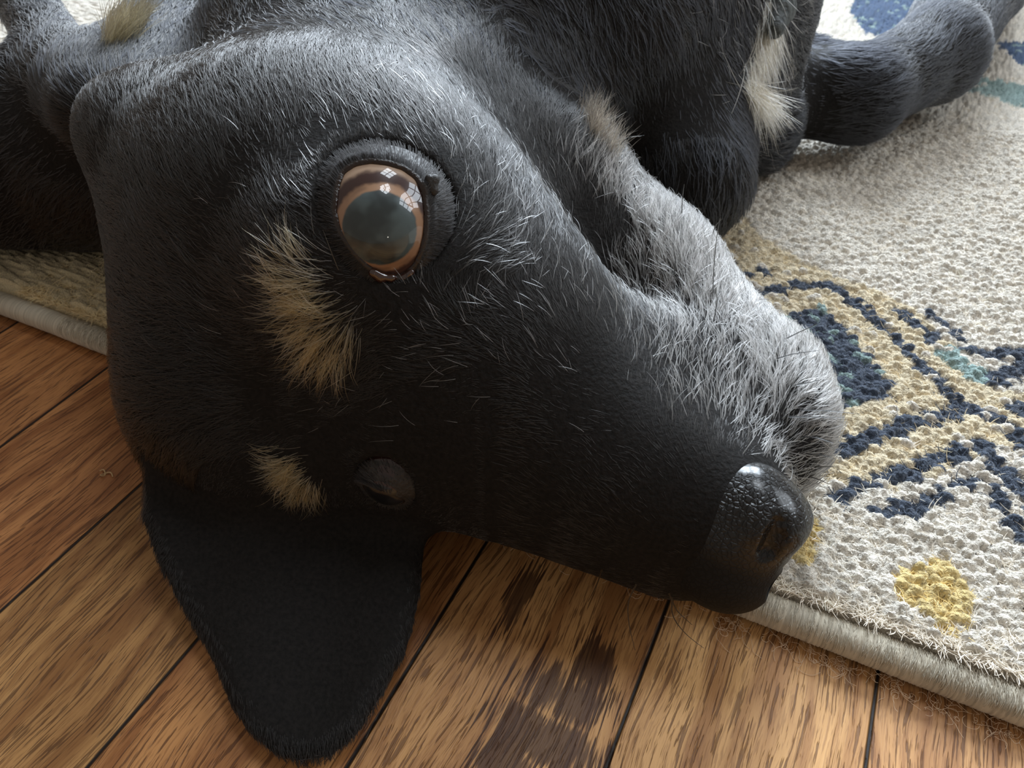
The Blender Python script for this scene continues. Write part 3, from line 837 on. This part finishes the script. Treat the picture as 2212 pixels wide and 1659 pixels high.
def clear(ctr):
    m = np.linalg.norm(ctr-EC2, axis=1) > ER2*1.06
    nr = np.linalg.norm(ctr-EC1, axis=1) < ER*1.4
    dd = nrm(ctr[nr]-EC1); oa = np.arccos(np.clip(nrm(np.array(dirs1)) @ AX1, -1, 1))
    ot = nrm(np.array(dirs1)-np.outer(np.array(dirs1) @ AX1, AX1)); dt = nrm(dd-np.outer(dd @ AX1, AX1))
    lim = oa[np.argmax(dt @ ot.T, axis=1)]
    m[nr] &= np.arccos(np.clip(dd @ AX1, -1, 1)) > lim+0.055
    q = (ctr-NC) @ NA.T
    m &= np.linalg.norm(q/np.array([0.0152, 0.0208, 0.0147]), axis=1) > 1
    return m & (ctr[:, 2] > 0.003)
def head_region(ctr, n):
    near = np.clip((0.42-ctr[:, 1])/0.12, 0, 1)*(np.abs(ctr[:, 0]+0.03) < 0.16)
    return near*(towards(ctr, n) > -0.45)*clear(ctr)
def far_region(ctr, n):
    px, py, zz_ = proj(ctr)
    return ((px > -150) & (px < 2350) & (py > -150) & (py < 900))*(towards(ctr, n) > -0.5)*clear(ctr)*np.clip((ctr[:, 1]-0.24)/0.1, 0, 1)
def strands(P, N, ln, lift, k=5, clump=0.25, jitter=0.16, curl=0.0):
    g = idw(P, gp, gd)
    g = g+clump*vnoise(P, 500, 3)+0.15*vnoise(P, 110, 5)
    g = g-np.einsum('ij,ij->i', g, N)[:, None]*N
    g = nrm(nrm(g)+jitter*rf.normal(0, 1, g.shape)); g = nrm(g-np.einsum('ij,ij->i', g, N)[:, None]*N)
    t = np.linspace(0, 1, k)
    up = lift[:, None]*np.sin(t*math.pi*0.5)[None]*(1-0.45*t[None])
    sd = np.cross(N, g)*(rf.normal(0, 0.14+curl, (len(P), 1)))
    out = P[:, None]+ln[:, None, None]*(g[:, None]*t[None, :, None]+N[:, None]*up[..., None]+sd[:, None]*(t**2)[None, :, None])
    return out-N[:, None]*0.0002
def taper(n, k, r): return np.broadcast_to(r[:, None] if isinstance(r, np.ndarray) else r, (n, k))*np.array([1, 1, 0.9, 0.65, 0.12] if k == 5 else np.linspace(1, 0.15, k))[None]
HAIR = hair_mat('black_hair', 0.26, 0.45)
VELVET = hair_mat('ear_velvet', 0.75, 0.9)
DULL = hair_mat('dull_hair', 0.55, 0.8)
PALE = hair_mat('pale_hair', 0.35, 0.6)
# black coat of head and ear
n = 330000
P, N = roots(n, head_region)
g = idw(P, gq, gv[:, None])[:, 0]
short = np.clip((P @ XA-(E1 @ XA))/0.09, 0, 1)          # the muzzle has the shortest hair
L_ = (0.0075-0.0036*short)*rf.uniform(0.7, 1.2, n)
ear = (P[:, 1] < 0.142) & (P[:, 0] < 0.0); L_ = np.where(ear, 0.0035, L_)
ez = np.minimum(np.linalg.norm(P-EC1, axis=1)/ER-1.08, np.linalg.norm(P-EC2, axis=1)/ER2-1.08)
L_ *= np.clip(0.35+ez*1.4, 0.3, 1)
nz = np.linalg.norm(((P-NC) @ NA.T)/np.array([0.0152, 0.0208, 0.0147]), axis=1)-1
L_ *= np.clip(0.6+nz*1.6, 0.6, 1)
base = np.array([0.010, 0.0092, 0.0088])
T = base[None]*rf.uniform(0.6, 1.7, (n, 1))
P5 = strands(P, N, L_, rf.uniform(0.03, 0.08, n), clump=0.13, jitter=0.055)
curves_obj('fur', P5[~ear], taper((~ear).sum(), 5, 0.000085), T[~ear], HAIR, DOG)['label'] = 'short glossy black coat of the head'
curves_obj('fur', P5[ear], taper(ear.sum(), 5, 0.000085), T[ear]*0.6, VELVET, DOG)['label'] = 'velvety dull black coat of the hanging ear, darkened for shade'  # ear tone lowered: the shade lying on it is put into the colour
# very short hair on the eyelids, lying away from the eye
for lid, cen, nn_ in ((LID1, EC1, 5200), (LID2, EC2, 2200)):
    G = o_grid[lid.name]; m_, k_ = G.shape[:2]
    i = rf.uniform(5.0, m_-1.001, nn_); j = rf.randint(0, k_, nn_); f = (i % 1)[:, None]; i = i.astype(int); j2 = (j+1) % k_; fj = rf.rand(nn_, 1)
    R0 = G[i, j]*(1-fj)+G[i, j2]*fj; R1 = G[i+1, j]*(1-fj)+G[i+1, j2]*fj
    Pl = R0*(1-f)+R1*f; Nl = nrm(Pl-cen); out_ = nrm(R1-R0)
    gl = idw(Pl, gp, gd); gl = nrm(nrm(out_)+1.0*gl+0.12*rf.normal(0, 1, Pl.shape))
    tl = np.linspace(0, 1, 5)[None, :, None]; Ll = rf.uniform(0.0016, 0.0028, nn_)[:, None, None]
    PL = Pl[:, None]+Ll*(gl[:, None]*tl+Nl[:, None]*0.22*np.sin(tl*1.7))
    curves_obj('lid_hair', PL, taper(nn_, 5, 0.00006), np.tile([0.012, 0.011, 0.011], (nn_, 1))*rf.uniform(0.3, 1.2, (nn_, 1)), VELVET, DOG)
# coat of body and legs, farther off and coarser
n = 110000
P, N = roots(n, far_region)
P5 = strands(P, N, rf.uniform(0.007, 0.012, n), rf.uniform(0.04, 0.12, n), clump=0.12, jitter=0.08)
curves_obj('fur', P5, taper(n, 5, 0.00013), np.array([0.010, 0.0105, 0.0125])[None]*rf.uniform(0.6, 1.8, (n, 1)), DULL, DOG)['label'] = 'black coat of body and legs'
# grizzled hair of muzzle and jaw
def grey_region(ctr, n):
    g = idw(ctr, gq, gv[:, None], 5.0)[:, 0]
    return np.clip(g-0.05, 0, 1)**1.6*(ctr[:, 1] > 0.100)*(head_region(ctr, n) > 0)*(ctr @ XA > (E1 @ XA)+0.02)
n = 17000
P, N = roots(n, grey_region)
g = idw(P, gq, gv[:, None])[:, 0]
tone = rf.uniform(0.12, 1.0, n)**1.5*(0.20+0.65*g)
T = np.array([0.60, 0.565, 0.53])[None]*tone[:, None]
P5 = strands(P, N, rf.uniform(0.0055, 0.0095, n), rf.uniform(0.15, 0.38, n), clump=0.32, jitter=0.14, curl=0.05)
o = curves_obj('muzzle_hair', P5, taper(n, 5, rf.uniform(0.00006, 0.00012, n)), T, PALE, DOG); o['label'] = 'white and grey hair on the muzzle and jaw'
# single white hairs scattered over the face
def face_region(ctr, n): return (head_region(ctr, n) > 0)*np.clip(1-np.linalg.norm(ctr-W(980, 520, 0.085), axis=1)/0.075, 0, 1)**2
n = 900
P, N = roots(n, face_region)
P5 = strands(P, N, rf.uniform(0.003, 0.008, n), rf.uniform(0.15, 0.4, n), jitter=0.3)
o = curves_obj('stray_hair', P5, taper(n, 5, 0.00006), np.array([0.5, 0.5, 0.5])[None]*rf.uniform(0.3, 1, (n, 1)), PALE, DOG); o['label'] = 'single grey hairs around the upper eye'
# tan eyebrow spots
def spot(name, pts, rad, n, label, cols, ln):
    c = []
    for x, y in pts:
        p, _, _ = cast(x, y, TREE); c.append(p)
    c = np.array(c)
    def reg(ctr, nn):
        d = np.min(np.linalg.norm(ctr[:, None]-c[None], axis=-1), axis=1)
        return np.exp(-(d/rad)**2)*(d < 2.2*rad)*clear(ctr)
    P, N = roots(n, reg)
    T = cols[rf.randint(0, len(cols), n)]*rf.uniform(0.25, 1.0, (n, 1))
    P5 = strands(P, N, rf.uniform(ln*0.7, ln*1.25, n), rf.uniform(0.15, 0.42, n), clump=0.3, jitter=0.16, curl=0.08)
    o = curves_obj(name, P5, taper(n, 5, rf.uniform(0.00005, 0.00010, n)), T, PALE, DOG); o['label'] = label
TANC = np.array([S(214, 198, 152), S(190, 168, 118), S(226, 216, 184), S(140, 118, 78)])
spot('eyebrow_hair', [(655, 610), (668, 655), (684, 700), (700, 745), (712, 700)], 0.0048, 800, 'tan spot over the upper eye', TANC, 0.0095)
spot('eyebrow_hair', [(625, 1010), (640, 1030), (655, 1050)], 0.0036, 520, 'tan spot over the lower eye', TANC*0.8, 0.0070)
# pale fringe on the folded foreleg
ws = []
def tuft(name, segs, n, ln, r, cols, label, spread=0.25):
    PP = []; TT = []
    for (x0, y0, x1, y1, dx, dy) in segs:
        m = n//len(segs)
        for i in range(m):
            t = rf.rand(); x = x0+(x1-x0)*t+rf.normal(0, 7); y = y0+(y1-y0)*t+rf.normal(0, 7)
            p, nn, d = cast(x, y, TREE)
            if p is None or p[2] < 0.016: continue
            a = nrm(W(x+dx*8, y+dy*8, p[2])-W(x, y, p[2])); a = nrm(nrm(W(x+dx*8, y+dy*8, 0)-CAMP)*np.linalg.norm(p-CAMP)-(p-CAMP))
            a = nrm(a+spread*rf.normal(0, 1, 3)+0.25*nn)
            L = ln*rf.uniform(0.5, 1.3); b = nrm(rf.normal(0, 1, 3))*0.18
            s = np.linspace(0, 1, 5)[:, None]
            PP.append(p+L*(a*s+(b-0.15*nn)*s*s)); TT.append(cols[rf.randint(len(cols))]*rf.uniform(0.4, 1.1))
    P5 = np.array(PP)
    o = curves_obj(name, P5, taper(len(P5), 5, r), np.array(TT), PALE, DOG); o['label'] = label
CRM = np.array([S(236, 226, 206), S(214, 200, 174), S(196, 184, 160), S(150, 136, 112)])
tuft('leg_fringe', [(1672, -20, 1650, 90, -.35, .95), (1665, -10, 1640, 90, -.2, 1), (1650, 90, 1615, 150, -.2, 1), (1625, 150, 1625, 195, -.15, .9), (1615, 180, 1640, 200, .5, .8), (1590, 180, 1620, 200, -.8, .5), (1680, 0, 1660, 110, -.3, 1)], 2300, 0.020, 0.00013, CRM, 'cream fringe on the folded foreleg')
tuft('jaw_tuft', [(1262, 240, 1290, 290, .35, -.9), (1280, 270, 1330, 340, .5, -.85)], 420, 0.010, 0.00008, np.array([S(124, 112, 98), S(84, 76, 68), S(176, 166, 150)]), 'brown tuft at the corner of the jaw')
tuft('ear_fringe', [(90, 20, 215, 100, .55, .8), (70, 40, 160, 120, .6, .8)], 500, 0.014, 0.00010, np.array([S(70, 74, 90), S(40, 42, 52)]), 'hair on the edge of the upper ear')
tuft('ear_fringe', [(230, 60, 310, 40, .6, -.8), (225, 90, 300, 70, .3, -.9)], 500, 0.014, 0.00010, np.array([S(120, 110, 84), S(90, 80, 60)]), 'olive tan hair behind the ear')
# whiskers
def whisker(pts, z0, z1, r=0.00021, col=(0.008, 0.008, 0.008)):
    p0, n0, d = cast(pts[0][0], pts[0][1], TREE)
    if p0 is None: return
    dist0 = np.linalg.norm(p0-CAMP); out = []
    k = len(pts)
    for i, (x, y) in enumerate(pts):
        d = nrm(W(x, y, 0)-CAMP); t = i/(k-1)
        out.append(CAMP+d*(dist0-0.0006+(z1)*t))
    out = np.array(out); s = np.linspace(0, k-1, 9); i0 = np.clip(s.astype(int), 0, k-2); f = (s-i0)[:, None]
    q = out[i0]*(1-f)+out[i0+1]*f
    q[1:-1] = q[1:-1]*0.5+(q[:-2]+q[2:])*0.25
    ws.append((q, r, col))
for a in ([(1540,640),(1541,580),(1548,510),(1556,470)], [(1472,470),(1474,430),(1478,398)], [(1535,520),(1545,488),(1560,472)], [(1573,445),(1578,405),(1582,370)],
          [(1692,735),(1725,718),(1765,700)], [(1675,776),(1710,765),(1768,757)], [(1815-100,832),(1750,826),(1775,820)], [(1725,886),(1780,886),(1845,893)], [(1700,900),(1760,901),(1825,902)],
          [(1730,943),(1765,945),(1800,957)], [(1740,980),(1770,982),(1795,988)], [(1755,1008),(1780,1008),(1806,1008)], [(1750,1030),(1770,1036),(1790,1046)], [(1745,1060),(1765,1064),(1785,1070)],
          [(1455,600),(1460,560),(1450,520)], [(1540,700),(1550,650),(1546,620)], [(1325,330),(1355,296),(1392,292)]):
    whisker(a, 0, -0.004)
for a in ([(1375,1262),(1355,1300),(1358,1350),(1372,1405)], [(1445,1282),(1462,1320),(1495,1350)], [(1470,1300),(1480,1335),(1500,1365)], [(1452,1290),(1450,1330),(1480,1370),(1520,1400)], [(1300,1230),(1290,1262),(1270,1300)]):
    whisker(a, 0, 0.010)
def hb(p, r, c): ws.append((p, r, c))
if ws:
    Pw = np.array([w[0] for w in ws]); Rw = np.array([w[1] for w in ws])[:, None]*np.linspace(1, 0.3, 9)[None]
    for i in range(len(Pw)):      # every whisker a part of its own
        curves_obj('whisker', Pw[i:i+1], Rw[i:i+1], np.array([ws[i][2]]), HAIR, DOG)

# a pale woollen curl lying on the boards left of the ear
t_ = np.linspace(0, 9.0, 40); c0 = W(232, 1028, 0.001)
cp = np.stack([c0[0]+0.0016*np.cos(t_)*(1-t_/14)-0.0012*t_/3, c0[1]+0.0016*np.sin(t_)*(1-t_/14)+0.0009*t_/3, 0.0006+0.0004*np.sin(t_*2)], 1)[None]
lint = curves_obj('wool_thread', cp, np.full((1, 40), 0.00022), np.array([S(196, 164, 120)]), wool, None)
tag(lint, 'curled beige wool thread lying on the oak floor beside the hanging ear', 'thread')
